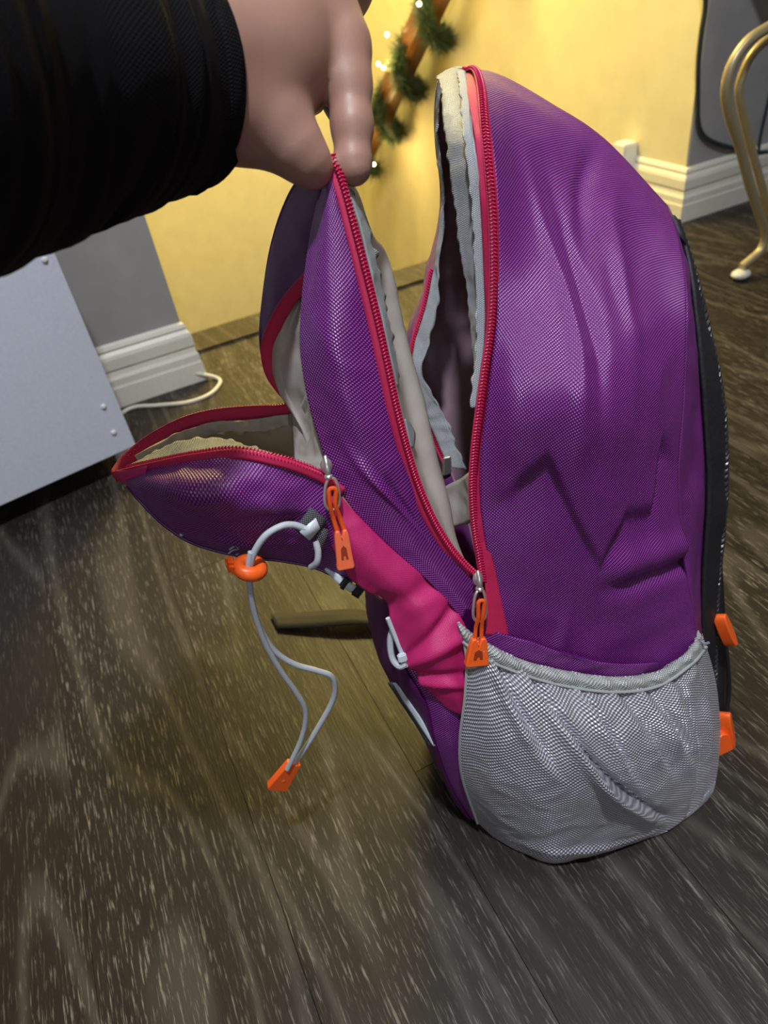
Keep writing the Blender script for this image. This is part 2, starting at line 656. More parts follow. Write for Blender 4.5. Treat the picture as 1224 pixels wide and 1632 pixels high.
def baseboard(name, a, b, nrm, ext_a=0, ext_b=0):
    """moulded board between a and b, profile pushed out along nrm"""
    a, b, nrm = np.array(a, float), np.array(b, float), np.array(nrm, float)
    prof = [(0, 0), (.017, 0), (.017, .036), (.0155, .040), (.0155, .052), (.0125, .058), (.011, .066),
            (.0135, .070), (.0135, .088), (.0115, .094), (.007, .100), (.0085, .104), (.006, .110), (.002, BBH), (0, BBH)]
    d = (b - a) / np.linalg.norm(b - a)
    v = [a - d * (p[0] * ext_a) + nrm * p[0] + np.array([0, 0, p[1]]) for p in prof] + \
        [b + d * (p[0] * ext_b) + nrm * p[0] + np.array([0, 0, p[1]]) for p in prof]
    n = len(prof)
    f = [(i, (i + 1) % n, n + (i + 1) % n, n + i) for i in range(n)] + [tuple(range(n)), tuple(range(2 * n - 1, n - 1, -1))]
    o = mesh(name, v, f, M['baseboard'], None, False)
    o['kind'] = 'structure'
    return o


baseboard('baseboard_left', (-1.8, YW, 0), (XO1 + .0, YW, 0), (0, -1, 0), 0, .8)
baseboard('baseboard_right', (XO2, YW, 0), (2.6, YW, 0), (0, -1, 0), 1.0, 0)
baseboard('baseboard_stair', (XO2, YW, 0), (XO2, YE + .03, 0), (-1, 0, 0), 1.0, 0)

# ------------------------------------------------------------------ backpack
PK = empty('backpack', at_z(900, 1380) + VV * .09, 'purple and magenta hiking backpack standing open on the dark plank floor', 'backpack')
Tn = -NN                                   # direction facing the viewer across the pack
WP = .20

B0 = [(752, 108, .075), (764, 130, .045), (777, 190, .014), (788, 260, .004), (793, 340, -.002), (794, 420, -.006), (792, 500, -.010),
      (784, 570, -.012), (774, 650, -.012), (766, 720, -.010), (765, 790, -.006), (773, 860, -.004), (785, 930, 0), (800, 1012, .002),
      (800, 1180, .02), (805, 1300, .045)]
B1 = [(800, 120, .09), (822, 170, .055), (838, 260, .030), (846, 400, .004), (842, 550, -.022), (835, 660, -.030), (838, 780, -.020), (845, 900, -.008), (850, 1000, .002),
      (850, 1180, .014), (850, 1320, .035)]
B2 = [(880, 165, .10), (905, 215, .075), (935, 320, .044), (950, 450, .008), (950, 570, -.022), (950, 660, -.034), (950, 780, -.026), (950, 900, -.014), (950, 1040, .003),
      (950, 1200, .012), (950, 1330, .03)]
B3 = [(965, 222, .10), (990, 270, .082), (1015, 360, .056), (1030, 470, .022), (1035, 580, -.006), (1030, 680, -.014), (1030, 780, -.010), (1030, 900, -.004), (1035, 1040, .006),
      (1040, 1200, .014), (1030, 1310, .03)]
B4 = [(1062, 325, .10), (1080, 372, .07), (1092, 440, .040), (1094, 520, .022), (1089, 640, .012), (1081, 750, .010), (1086, 850, .010), (1097, 930, .010),
      (1110, 1010, .012), (1112, 1180, .014), (1095, 1280, .028)]


def crease(s, t):
    """the pull folds of the side panel"""
    d = 0.0
    def g(x, w): return math.exp(-(x / w) ** 2)
    d -= .006 * g(t - (.63 - .10 * s), .012) * max(0, min(1, (s - .45) * 5))     # deep fold by the seam
    d += .005 * g(t - (.60 - .10 * s), .02) * max(0, min(1, (s - .4) * 4))
    d += .004 * g(s - .30 - .5 * (t - .3), .03) * g(t - .30, .12)                # diagonal ridges high up
    d -= .004 * g(s - .40 - .4 * (t - .3), .035) * g(t - .27, .10)
    d += .005 * g(s - .62 + .3 * (t - .2), .05) * g(t - .20, .08)
    d -= .005 * g(s - .50 + .8 * (t - .13), .04) * g(t - .12, .06)
    zz = np.interp(s, [0, .10, .24, .36, .48, .62, .78, .84, 1.0], [.47, .46, .41, .475, .53, .46, .45, .36, .37])   # ragged ledge shaped into the cloth to give a dark shadow edge
    q = t - zz
    if q > 0: d -= .0058 * min(1.0, q / .022) * math.exp(-max(0, q - .02) / .10) * min(1, 7 * s, 7 * (1 - s))
    d += .004 * g(s - .5 - .9 * (t - .75), .04) * g(t - .74, .07)
    d += .003 * g(s - .25 + .5 * (t - .72), .03) * g(t - .68, .06)
    return d


patch('side_panel', [B0, B1, B2, B3, B4], [M['purple'], M['lining_maroon']], PK, 90, 170, .0018, .0022, 14, 2.0, .004, fold=crease)
GU = [(1064, 327, .10), (1084, 380, .085), (1099, 450, .065), (1111, 560, .052), (1119, 660, .048), (1125, 770, .046), (1121, 860, .046),
      (1117, 930, .046), (1117, 1010, .046), (1126, 1180, .05), (1108, 1270, .055)]
gm = [tuple((a + b) / 2 + (2 if i < 2 else 0) for i, (a, b) in enumerate(zip(p, q))) for p, q in zip(B4, GU)]
gm = [(x, y, o - 2 if o > 1 else o) for x, y, o in gm]
patch('side_gusset', [B4, gm, GU], [M['purple'], M['lining_maroon']], PK, 14, 120, .0018, .0025, 24, 5.0, .004)
RO = [(1072, 355, .095), (1086, 395, .085), (1104, 455, .075), (1123, 535, .068), (1141, 620, .064), (1149, 700, .062), (1150, 780, .062),
      (1145, 850, .062), (1137, 940, .062), (1134, 1010, .062), (1134, 1090, .062), (1136, 1180, .062), (1118, 1262, .062)]
pad = [GU, [tuple(q) for q in RO]]
patch('back_padding', [GU, RO, away(RO, .04)], M['black'], PK, 16, 100, .003, .002, 30, 8.0, .004)
far_RO = away(RO, WP - 2 * .062 - .0 + .0)
patch('back_panel', [away(RO, .035), away(RO, .10), away([(x - 22, y, o) for x, y, o in RO], .13)], [M['black'], M['lining_maroon']], PK, 20, 80, .003, .001, 20, 9, .004)


def mirror(col, W=WP):
    return [P(*q) + NN * max(0, W - 2 * q[2]) * (1 if q[1] > 150 else .0 + (1 if q[2] < .08 else 0)) for q in col]


ZF = [(750, 108, .080), (722, 107, .095), (700, 122, .110), (692, 165, .125), (693, 230, .14), (701, 300, .15), (698, 370, .155), (689, 430, .16),
      (676, 490, .16), (661, 540, .16), (653, 590, .16), (664, 635, .16), (688, 690, .16), (714, 745, .15), (742, 820, .135), (760, 900, .12),
      (780, 1000, .11), (800, 1150, .10), (805, 1290, .10)]
F1 = mirror(B1); F2 = mirror(B2); F4 = mirror(B4)
patch('far_side_panel', [F4, mirror(B3), F2, F1, ZF], [M['purple'], M['lining_maroon']], PK, 50, 110, .0018, .004, 22, 12, .004).modifiers[0].offset = 1
o = bpy.data.objects['far_side_panel']
o.data.materials.clear(); o.data.materials.append(M['lining_maroon']); o.data.materials.append(M['purple'])
patch('back_lining', [away(GU, .0), away(GU, .06), mirror(B4)], M['lining_maroon'], PK, 24, 80, .001, .002, 20, 14, .004)

# piping rope with twist along the back edge
rp = catmull(PP(RO[:11]), 420)
mb = MB()
for ph in (0, math.pi):
    T = np.gradient(rp, axis=0); T /= np.linalg.norm(T, axis=1)[:, None]
    pts = []
    s = 0
    for i in range(len(rp)):
        if i: s += np.linalg.norm(rp[i] - rp[i - 1])
        N = UU - T[i] * UU.dot(T[i]); N /= np.linalg.norm(N); Bn = np.cross(T[i], N)
        a = s * 2 * math.pi / .010 + ph
        pts.append(rp[i] + N * .0020 + (N * math.cos(a) + Bn * math.sin(a)) * .0019)
    mb.tube(pts, .0022, 7)
mb.build('piping', M['black_shiny'], PK)

# main zip, near side
ZN = [(742, 111, .072), (757, 113, .055), (766, 140, .030), (771, 190, .010), (778, 260, -.002), (784, 330, -.006), (786, 400, -.008), (785, 480, -.008),
      (780, 540, -.008), (771, 600, -.008), (763, 660, -.008), (756, 720, -.006), (753, 780, -.003), (757, 840, -.001), (764, 885, -.002), (770, 925, -.002)]
coil('zip_teeth', ZN, M['teeth'], PK, Tn, .0024, .0019)
ribbon('zip_tape', [(x + 1, y, o + .001) for x, y, o in ZN], [.006, .006, .006, .006, .006], M['tape'], PK, Tn, 120)
TL_a = [(741, 118, .065), (746, 150, .03), (756, 220, .008), (764, 300, 0), (768, 370, 0), (771, 440, 0), (773, 500, 0), (771, 550, 0), (764, 610, 0)]
TL_b = [(751, 112, .062), (764, 150, .028), (771, 220, .004), (779, 300, -.004), (783, 370, -.006), (784, 440, -.006), (783, 500, -.006), (777, 550, -.006), (767, 610, -.006)]
patch('zip_tape', [TL_a, TL_b], M['tape'], PK, 8, 90, .001, .0004, 60, 1)
TR_a = [(768, 640, -.005), (760, 700, -.005), (758, 780, -.003), (761, 840, -.003), (770, 900, -.003), (774, 950, -.003), (774, 1012, -.003)]
TR_b = [(776, 640, -.007), (771, 700, -.006), (772, 780, -.003), (779, 860, -.003), (790, 910, -.003), (800, 960, -.003), (812, 1016, -.002)]
patch('zip_tape', [TR_a, TR_b], M['tape'], PK, 8, 90, .001, .0005, 60, 3)
# silver binding inside the near rim and over the top
SA = [(694, 122, .10), (702, 135, .075), (706, 190, .045), (715, 260, .028), (724, 330, .022), (733, 400, .02), (744, 470, .018), (751, 540, .015), (757, 600, .008), (760, 650, -.002)]
SM = [(720, 108, .085), (730, 140, .055), (735, 200, .024), (741, 260, .012), (747, 330, .010), (753, 400, .009), (759, 470, .008), (761, 540, .006), (762, 600, .002), (761, 650, -.003)]
SB = [(742, 112, .068), (748, 150, .034), (752, 210, .010), (760, 270, .001), (766, 330, .001), (769, 400, .001), (773, 470, .001), (773, 540, -.0), (768, 600, -.003), (763, 650, -.004)]
patch('lining_binding', [SB, SM, SA], M['silver'], PK, 18, 150, .0012, .0014, 55, 4, wig=.0014)
# a second narrow fold of the binding along the tape
patch('lining_binding', [[(x - 1, y, o - .002) for x, y, o in SB], [(x - 14, y, o - .001) for x, y, o in SB]], M['silver'], PK, 6, 150, .001, .0003, 80, 6, wig=.0016)
# far rim: zip edge and its binding in shade
coil('zip_teeth', ZF[7:14], M['teeth'], PK, -UU * .8 + Tn * .6, .002, .002)
ribbon('zip_tape', ZF[7:14], [.006, .006], M['tape'], PK, UU * .2 + Tn, 100)
FB_a = [(q[0] + 2, q[1], q[2] - .003) for q in ZF[1:14]]
FB_b = [(740, 116, .088), (712, 130, .10), (699, 170, .115), (699, 230, .13), (707, 300, .14), (704, 370, .145), (699, 430, .15), (699, 485, .15), (684, 545, .15),
        (672, 590, .15), (690, 630, .15), (716, 680, .15), (742, 748, .14)]
patch('lining_binding', [FB_a, FB_b], M['silver'], PK, 10, 140, .001, .0035, 45, 9, wig=.004)
# zip pull at the end of the far zip and an inner pocket band
mb = MB(); c = P(712, 742, .145)
mb.box(c, (.0035, .002, .009), (UU, NN, np.array([.1, 0, 1.])), .001)
mb.build('zip_slider', M['chrome'], PK)
patch('inner_pocket', [[(690, 788, .12), (715, 772, .105), (735, 762, .09), (752, 748, .06)], [(700, 850, .12), (718, 842, .10), (735, 838, .09), (756, 830, .06)]],
      M['lining'], PK, 12, 30, .0015, .002, 40, 3)

# ---- middle flap held up by the hand
SL = [(514, 262, .010), (507, 310, .010), (493, 380, .012), (481, 470, .012), (478, 555, .012), (490, 635, .012), (508, 700, .008), (530, 762, .004),
      (565, 815, 0), (622, 872, 0), (682, 926, 0), (737, 986, 0)]
SMd = [(520, 250, .0), (522, 300, -.004), (522, 370, -.006), (524, 460, -.010), (530, 545, -.012), (548, 625, -.012), (570, 690, -.010), (594, 745, -.008),
       (622, 805, -.004), (662, 862, -.001), (706, 912, 0), (750, 972, 0)]
SR = [(530, 248, .0), (541, 290, -.004), (556, 345, -.006), (571, 400, -.008), (589, 480, -.008), (605, 555, -.008), (620, 625, -.008), (636, 690, -.006),
      (655, 755, -.003), (685, 830, 0), (722, 888, 0), (754, 926, 0), (790, 1012, .002)]


def flapfold(s, t):
    def g(x, w): return math.exp(-(x / w) ** 2)
    return .003 * g(s - .45 - 1.2 * (t - .62), .06) * g(t - .62, .09) - .003 * g(s - .62 - 1.0 * (t - .66), .07) * g(t - .66, .08)


patch('flap_gusset', [SL, SMd, SR], [M['purple'], M['lining']], PK, 46, 140, .0016, .0016, 22, 21, .004, fold=flapfold)
ZM = [(529, 249, -.002), (540, 275, -.005), (551, 310, -.008), (564, 360, -.010), (577, 410, -.011), (592, 470, -.011), (606, 530, -.011), (619, 590, -.011),
      (632, 650, -.010), (646, 705, -.008), (664, 765, -.005), (687, 820, -.003), (715, 868, -.002), (740, 898, -.002), (757, 914, -.002)]
coil('zip_teeth', ZM, M['teeth'], PK, Tn + UU * .3, .0022, .0019)
ribbon('zip_tape', [(x - 5, y, o + .002) for x, y, o in ZM], [.006, .008, .008, .008, .007], M['tape'], PK, Tn, 120)
LZ = [(x + 3, y, o + .006) for x, y, o in ZM]
LS = [(540, 262, .02), (566, 305, .035), (592, 372, .05), (612, 400, .056), (626, 450, .056), (641, 520, .055), (657, 585, .052), (676, 650, .046), (697, 740, .038),
      (714, 800, .03), (729, 870, .018), (752, 918, .008)]
LF = [(526, 256, .05), (540, 330, .09), (560, 400, .12), (575, 480, .13), (590, 560, .13), (610, 640, .12), (640, 740, .10), (690, 850, .06), (745, 918, .02)]
LM = [(538, 262, .012), (556, 310, .022), (572, 372, .030), (586, 420, .034), (604, 480, .036), (622, 550, .036), (640, 620, .032), (656, 690, .026), (676, 760, .020),
      (698, 820, .014), (722, 880, .008), (753, 916, .004)]
patch('flap_lining', [LZ, LM, LS, LF], [M['lining'], M['lining']], PK, 40, 110, .0012, .0012, 22, 30, .004)
BZ = [(552, 296, .0), (572, 350, -.002), (586, 410, -.002), (600, 470, -.002), (614, 530, -.002), (626, 580, -.002), (634, 615, 0)]
BX = [(556, 300, .004), (583, 345, .008), (602, 420, .012), (614, 480, .012), (627, 545, .012), (634, 590, .010), (636, 615, .004)]
patch('lining_binding', [BZ, BX], M['silver'], PK, 8, 80, .001, .0012, 60, 31, wig=.003)
patch('lining_binding', [[(646, 668, 0), (650, 690, 0), (656, 712, 0)], [(650, 668, .006), (662, 690, .010), (660, 714, .006)]], M['silver'], PK, 6, 20, .001, .0008, 60, 33)

OS = [(516, 258, .012), (480, 284, .035), (455, 325, .055), (433, 390, .072), (419, 470, .083), (413, 540, .088), (422, 592, .09), (443, 626, .09), (464, 642, .09)]
OA = [(512, 330, .010), (503, 385, .018), (492, 440, .026), (462, 477, .048), (441, 512, .064), (427, 552, .078), (432, 592, .084), (450, 622, .087), (464, 638, .089)]
OM = [(512, 290, .004), (490, 330, .020), (470, 385, .035), (446, 432, .056), (430, 492, .070), (420, 545, .080), (427, 592, .086), (446, 624, .088), (464, 640, .09)]
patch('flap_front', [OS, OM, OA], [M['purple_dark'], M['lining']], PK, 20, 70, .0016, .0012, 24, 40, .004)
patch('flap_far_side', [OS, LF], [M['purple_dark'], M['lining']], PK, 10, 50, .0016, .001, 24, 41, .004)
arc = [(496, 436, .022), (464, 474, .044), (442, 510, .060), (427, 552, .074), (431, 592, .080), (449, 622, .083), (466, 640, .085)]
ribbon('zip_tape', arc, [.007, .0085, .009, .006], M['tape'], PK, Tn, 70, lift=.001)
SLi = [(512, 345, .020), (506, 400, .026), (496, 450, .028), (490, 500, .028), (488, 550, .028), (492, 600, .026), (500, 650, .024), (512, 700, .018), (524, 745, .012)]
patch('pocket_back_lining', [OA, [(505, 350, .03), (498, 410, .04), (485, 460, .05), (465, 520, .06), (456, 570, .065), (460, 620, .065), (474, 660, .055), (488, 700, .04), (505, 740, .025)], SLi],
      M['lining'], PK, 24, 60, .0012, .002, 30, 44)
patch('pocket_side_lining', [[(462, 640, .088), (465, 680, .075), (468, 720, .055), (470, 745, .04)], [(480, 645, .05), (486, 690, .045), (490, 725, .035), (494, 750, .02)], SLi[-4:]],
      M['lining'], PK, 16, 40, .0012, .0025, 45, 45)

# ---- front pocket hanging open to the left
NR = [(185, 752, .045), (205, 747, .038), (250, 737, .022), (310, 725, .006), (375, 717, -.004), (440, 729, -.006), (480, 741, -.004), (518, 757, -.001), (545, 778, 0)]
NB = [(203, 774, .045), (226, 800, .040), (262, 836, .038), (300, 861, .036), (345, 877, .034), (400, 888, .030), (450, 893, .028), (505, 905, .022), (560, 932, .015)]
NMd = [(194, 763, .040), (216, 776, .026), (256, 788, .008), (306, 796, -.006), (360, 800, -.012), (422, 812, -.012), (466, 820, -.008), (512, 832, -.002), (552, 860, 0)]


def pocketfold(s, t):
    def g(x, w): return math.exp(-(x / w) ** 2)
    return .005 * g(s - .25, .10) * g(t - .38, .13) - .006 * g(s - .52 + .5 * (t - .6), .07) * g(t - .68, .14) + .004 * g(s - .75 + .3 * (t - .6), .05) * g(t - .6, .15) \
        - .004 * g(s - .25, .08) * g(t - .62, .05)


patch('front_pocket', [NR, NMd, NB], [M['purple'], M['lining']], PK, 40, 90, .0016, .003, 24, 50, fold=pocketfold)
FR = [(185, 752, .046), (203, 728, .055), (240, 699, .066), (290, 671, .076), (340, 657, .082), (400, 651, .086), (445, 648, .088), (468, 643, .088)]
FM = [(200, 768, .050), (225, 785, .058), (262, 805, .066), (300, 820, .074), (345, 830, .080), (400, 840, .08), (450, 845, .075), (505, 860, .06), (560, 900, .03)]
patch('pocket_front_face', [FR, [(205, 745, .056), (235, 725, .066), (280, 715, .08), (330, 710, .09), (380, 715, .095), (430, 720, .095), (460, 725, .09), (490, 735, .08)], FM, NB],
      [M['lining'], M['purple']], PK, 36, 70, .0016, .004, 40, 55).modifiers[0].material_offset_rim = 1
coil('zip_teeth', NR[1:8], M['teeth'], PK, Tn * .6 + np.array([0, 0, 1.]), .0022, .0019)
ribbon('zip_tape', [(x, y + 6, o) for x, y, o in NR], [.007, .007, .007, .005, .005, .007], M['tape'], PK, Tn, 90, lift=.0016)
coil('zip_teeth', FR[1:], M['teeth'], PK, np.array([0, 0, 1.]) + Tn * .5, .0020, .0019)
ribbon('zip_tape', [(x + 1, y + 6, o - .002) for x, y, o in FR], [.009, .010, .009, .009, .007], M['tape'], PK, Tn, 90)
patch('pocket_corner', [[(184, 750, .040), (188, 762, .040), (203, 776, .042)], [(198, 750, .034), (204, 762, .033), (210, 778, .036)], [(235, 742, .022), (228, 760, .024), (215, 780, .034)]],
      M['magenta'], PK, 12, 14, .0012, .0003, 60, 2)
# binding and crumpled lining seen in the mouth
patch('lining_binding', [[(205, 746, .038), (250, 735, .026), (310, 723, .012), (375, 715, .002), (430, 722, .0)],
                         [(206, 741, .046), (242, 722, .040), (280, 704, .032), (345, 697, .026), (395, 710, .010), (432, 721, .002)]], M['silver'], PK, 12, 70, .001, .0010, 70, 60, wig=.0014)
patch('lining_fold', [[(215, 726, .05), (250, 706, .060), (300, 684, .070), (350, 672, .076), (400, 668, .080), (460, 660, .082)],
                      [(222, 736, .05), (256, 722, .060), (305, 706, .068), (352, 690, .072), (405, 690, .076), (462, 678, .08)]], M['lining'], PK, 12, 70, .001, .003, 60, 62, wig=.006)

# ---- magenta band and lower body
MU = [(528, 772, .001), (545, 792, -.001), (565, 815, -.001), (622, 872, -.001), (682, 925, -.001), (735, 984, -.001), (744, 1040, -.001), (742, 1142, 0)]
ML = [(507, 800, .002), (512, 830, .002), (524, 862, .003), (552, 915, .004), (585, 944, .004), (612, 962, .004), (642, 1048, .004), (700, 1118, .004), (738, 1142, .001)]
MM = [(517, 786, -.001), (530, 812, -.003), (548, 845, -.004), (590, 900, -.006), (635, 940, -.007), (675, 985, -.007), (700, 1055, -.007), (738, 1141, .0)]


def magfold(s, t):
    def g(x, w): return math.exp(-(x / w) ** 2)
    return -.004 * g(t - .62 - .1 * (s - .5), .025) + .004 * g(t - .68, .03) - .003 * g(t - .84 + .1 * s, .02) + .003 * g(t - .88 + .1 * s, .02) - .003 * g(t - .45, .04)


patch('magenta_panel', [MU, MM, ML], [M['magenta'], M['lining']], PK, 24, 110, .0016, .0012, 30, 70, fold=magfold)
LR = [(744, 1030, .006), (743, 1080, .006), (738, 1142, .006), (736, 1200, .012), (745, 1260, .030), (768, 1312, .048)]
LL = [(640, 1040, .010), (648, 1065, .010), (680, 1122, .012), (696, 1190, .018), (722, 1258, .035), (750, 1304, .052)]
LMd = [(690, 1035, .006), (696, 1073, .006), (709, 1132, .006), (716, 1196, .012), (733, 1260, .030), (758, 1309, .048)]
patch('lower_side_panel', [LR, LMd, LL], [M['purple'], M['lining']], PK, 20, 60, .0016, .001, 40, 75, .004)
LB = [(606, 950, .03), (610, 1000, .040), (617, 1060, .045), (632, 1098, .045), (668, 1160, .05), (692, 1200, .055), (722, 1268, .06), (750, 1304, .07)]
LLx = [(625, 945, .006), (645, 1000, .008), (645, 1060, .010), (680, 1122, .012), (696, 1190, .018), (722, 1258, .035), (750, 1304, .052)]
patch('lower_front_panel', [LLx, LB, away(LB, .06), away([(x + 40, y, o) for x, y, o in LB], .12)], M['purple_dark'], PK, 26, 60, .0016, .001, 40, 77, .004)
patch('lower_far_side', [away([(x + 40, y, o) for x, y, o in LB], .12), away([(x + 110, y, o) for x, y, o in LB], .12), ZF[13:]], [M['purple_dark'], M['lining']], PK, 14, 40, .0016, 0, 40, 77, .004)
# reflective strip in grey backing down the front edge
refl = [(628, 1085, .036), (646, 1112, .034), (668, 1145, .030), (692, 1186, .022)]
ribbon('reflective_backing', refl, [.011, .012, .010], M['webbing'], PK, Tn - UU * .8, 40, lift=.001)
ribbon('reflective_strip', [(x + 2, y, o - .003) for x, y, o in refl], [.003, .0055, .0055, .002], M['reflect'], PK, Tn - UU * .8, 40, lift=.002)
MB().tube(catmull(PP([(618, 985, .004), (628, 1010, .004), (640, 1040, .004), (648, 1062, .004)]), 30), .0016, 8).build('reflective_piping', M['reflect'], PK)
MB().tube(catmull(PP([(628, 995, .01), (622, 1020, .01), (625, 1048, .008), (636, 1062, .004), (648, 1058, .002)]), 40), .0022, 8).build('bungee_cord', M['grey_cord'], PK)
MB().box(P(641, 1048, .002), (.003, .002, .003), (UU, NN, np.cross(UU, NN)), .0008).build('cord_loop', M['reflect'], PK)
# strip with dark bands under the pocket
ribbon('reflective_strip', [(518, 905, .018), (540, 922, .016), (560, 936, .014), (577, 944, .014)], [.002, .005, .006, .005], M['reflect'], PK, Tn, 30, lift=.001)
mb = MB()
for q, r in (((549, 929, .012), .0008), ((570, 941, .012), .0022)):
    T = P(565, 938, .012) - P(545, 926, .012); T /= np.linalg.norm(T)
    mb.box(P(*q), (r, .0032, .0022), (T, np.cross(NN, T), NN), .0006)
mb.build('dark_band', M['black'], PK)

# body bottom
bn = catmull(PP([LR[-1], B1[-1], B2[-1], B3[-1], B4[-1]]), 30)
me_v = []
for p in bn:
    for t in np.linspace(0, 1, 8):
        q = p + NN * .0 + VV * (.17 * t)
        me_v.append((q[0], q[1], .006 + .02 * (2 * t - 1) ** 2 * .3))
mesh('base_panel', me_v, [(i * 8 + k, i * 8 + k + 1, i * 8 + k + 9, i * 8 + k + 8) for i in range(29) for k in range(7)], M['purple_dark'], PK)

# ---- mesh side pocket
Q = [[(732, 992, -.004), (744, 1045, -.006), (742, 1110, -.006), (734, 1180, .000), (738, 1240, .012), (762, 1312, .040)],
     [(770, 1020, -.006), (782, 1090, -.014), (786, 1180, -.018), (792, 1270, -.004), (806, 1330, .016), (824, 1366, .030)],
     [(830, 1050, -.006), (840, 1130, -.022), (855, 1220, -.030), (862, 1300, -.020), (872, 1355, -.004), (878, 1383, .008)],
     [(900, 1068, -.006), (910, 1150, -.026), (918, 1240, -.034), (922, 1310, -.022), (926, 1358, -.006), (932, 1374, .004)],
     [(980, 1078, -.006), (988, 1160, -.024), (996, 1250, -.030), (1002, 1320, -.016), (1006, 1345, -.004), (1012, 1358, .003)],
     [(1050, 1068, -.002), (1064, 1150, -.016), (1072, 1240, -.018), (1070, 1300, -.008), (1066, 1328, .0), (1062, 1342, .004)],
     [(1098, 1034, .004), (1112, 1120, -.002), (1118, 1200, .0), (1112, 1260, .004), (1105, 1295, .006), (1098, 1316, .008)],
     [(1120, 1008, .016), (1140, 1080, .022), (1148, 1160, .024), (1144, 1225, .022), (1134, 1270, .018), (1122, 1294, .014)]]


def meshfold(s, t):
    def g(x, w): return math.exp(-(x / w) ** 2)
    d = 0.0
    # long diagonal folds running from the rim down to the right
    for s0, k, t0, ln, a, w in ((.10, .55, .0, .35, .0045, .018), (.22, .62, .0, .75, .008, .020), (.42, .35, .03, .40, .005, .016),
                                (.55, .30, .0, .5, .003, .018), (.66, .22, .0, .55, .004, .016), (.78, .05, .0, .85, .004, .02), (.90, .02, .0, .9, .003, .014)):
        x = s - s0 - k * (t - t0)
        m = max(0.0, 1 - abs((t - t0) - ln * .5) / (ln * .62))
        d += 1.6 * a * m * (g(x + w * 1.1, w * 1.5) - 1.15 * g(x - w * .6, w * .8))
    d += .004 * g(t - .84 + .25 * (s - .5) ** 2, .02) * g(s - .42, .18) - .004 * g(t - .88, .02) * g(s - .40, .18)
    d += .0012 * math.sin(s * 60 + 3 * t) * max(0, 1 - 3 * t)
    return d


patch('mesh_pocket', Q, M['mesh'], PK, 130, 110, .0, .002, 30, 80, .003, fold=meshfold)
rim_u = [c[0] for c in Q]
rim_u[-1] = (1113, 1004, .018)
rim_l = [(738, 1022, -.007), (772, 1048, -.011), (828, 1072, -.012), (898, 1092, -.013), (980, 1102, -.013), (1050, 1092, -.008), (1104, 1056, .0), (1126, 1030, .016)]
rim_m = [((a[0] + b[0]) / 2, (a[1] + b[1]) / 2, (a[2] + b[2]) / 2 - .004) for a, b in zip(rim_u, rim_l)]


def rimfold(s, t):
    return .0008 * math.sin(t * 95) * math.sin(math.pi * s)


patch('pocket_rim', [rim_u, rim_m, rim_l], M['glitter'], PK, 12, 150, .0018, .0008, 60, 82, fold=rimfold)
MB().tube(catmull(PP([(x, y + 1, o - .001) for x, y, o in rim_l]), 120), .0011, 6).build('rim_seam', M['glitter'], PK)
MB().tube(catmull(PP([(x - 1, y, o - .001) for x, y, o in Q[0]]), 120), .0011, 6).build('pocket_piping', M['glitter'], PK)
# loose purple hem just above the pocket rim
patch('loose_hem', [[(768, 990, -.001), (800, 1010, -.003), (850, 1024, -.006), (910, 1045, -.006), (980, 1058, -.006), (1050, 1056, -.002)],
                    [(768, 1024, -.002), (800, 1040, -.003), (850, 1060, -.003), (910, 1074, -.003), (980, 1084, -.003), (1050, 1074, .002)]], M['purple'], PK, 10, 60, .002, .002, 50, 85)
# stub of thread by the right end of the rim
MB().tube(catmull(PP([(1118, 1022, .012), (1124, 1026, .008), (1130, 1024, .006)]), 8), .0010, 6).build('bartack', M['silver'], PK)

# ---- metal sliders, pulls, cord and tabs


def frame(px, py, off, ang):
    """axes in the pack's side plane rotated by ang degrees (0 = straight down in the picture plane)"""
    c = P(px, py, off)
    dn = P(px, py + 20, off) - c; dn /= np.linalg.norm(dn)
    sd = np.cross(dn, NN); sd /= np.linalg.norm(sd)
    a = math.radians(ang)
    d2 = dn * math.cos(a) + sd * math.sin(a)
    s2 = np.cross(d2, NN)
    return c, d2, s2


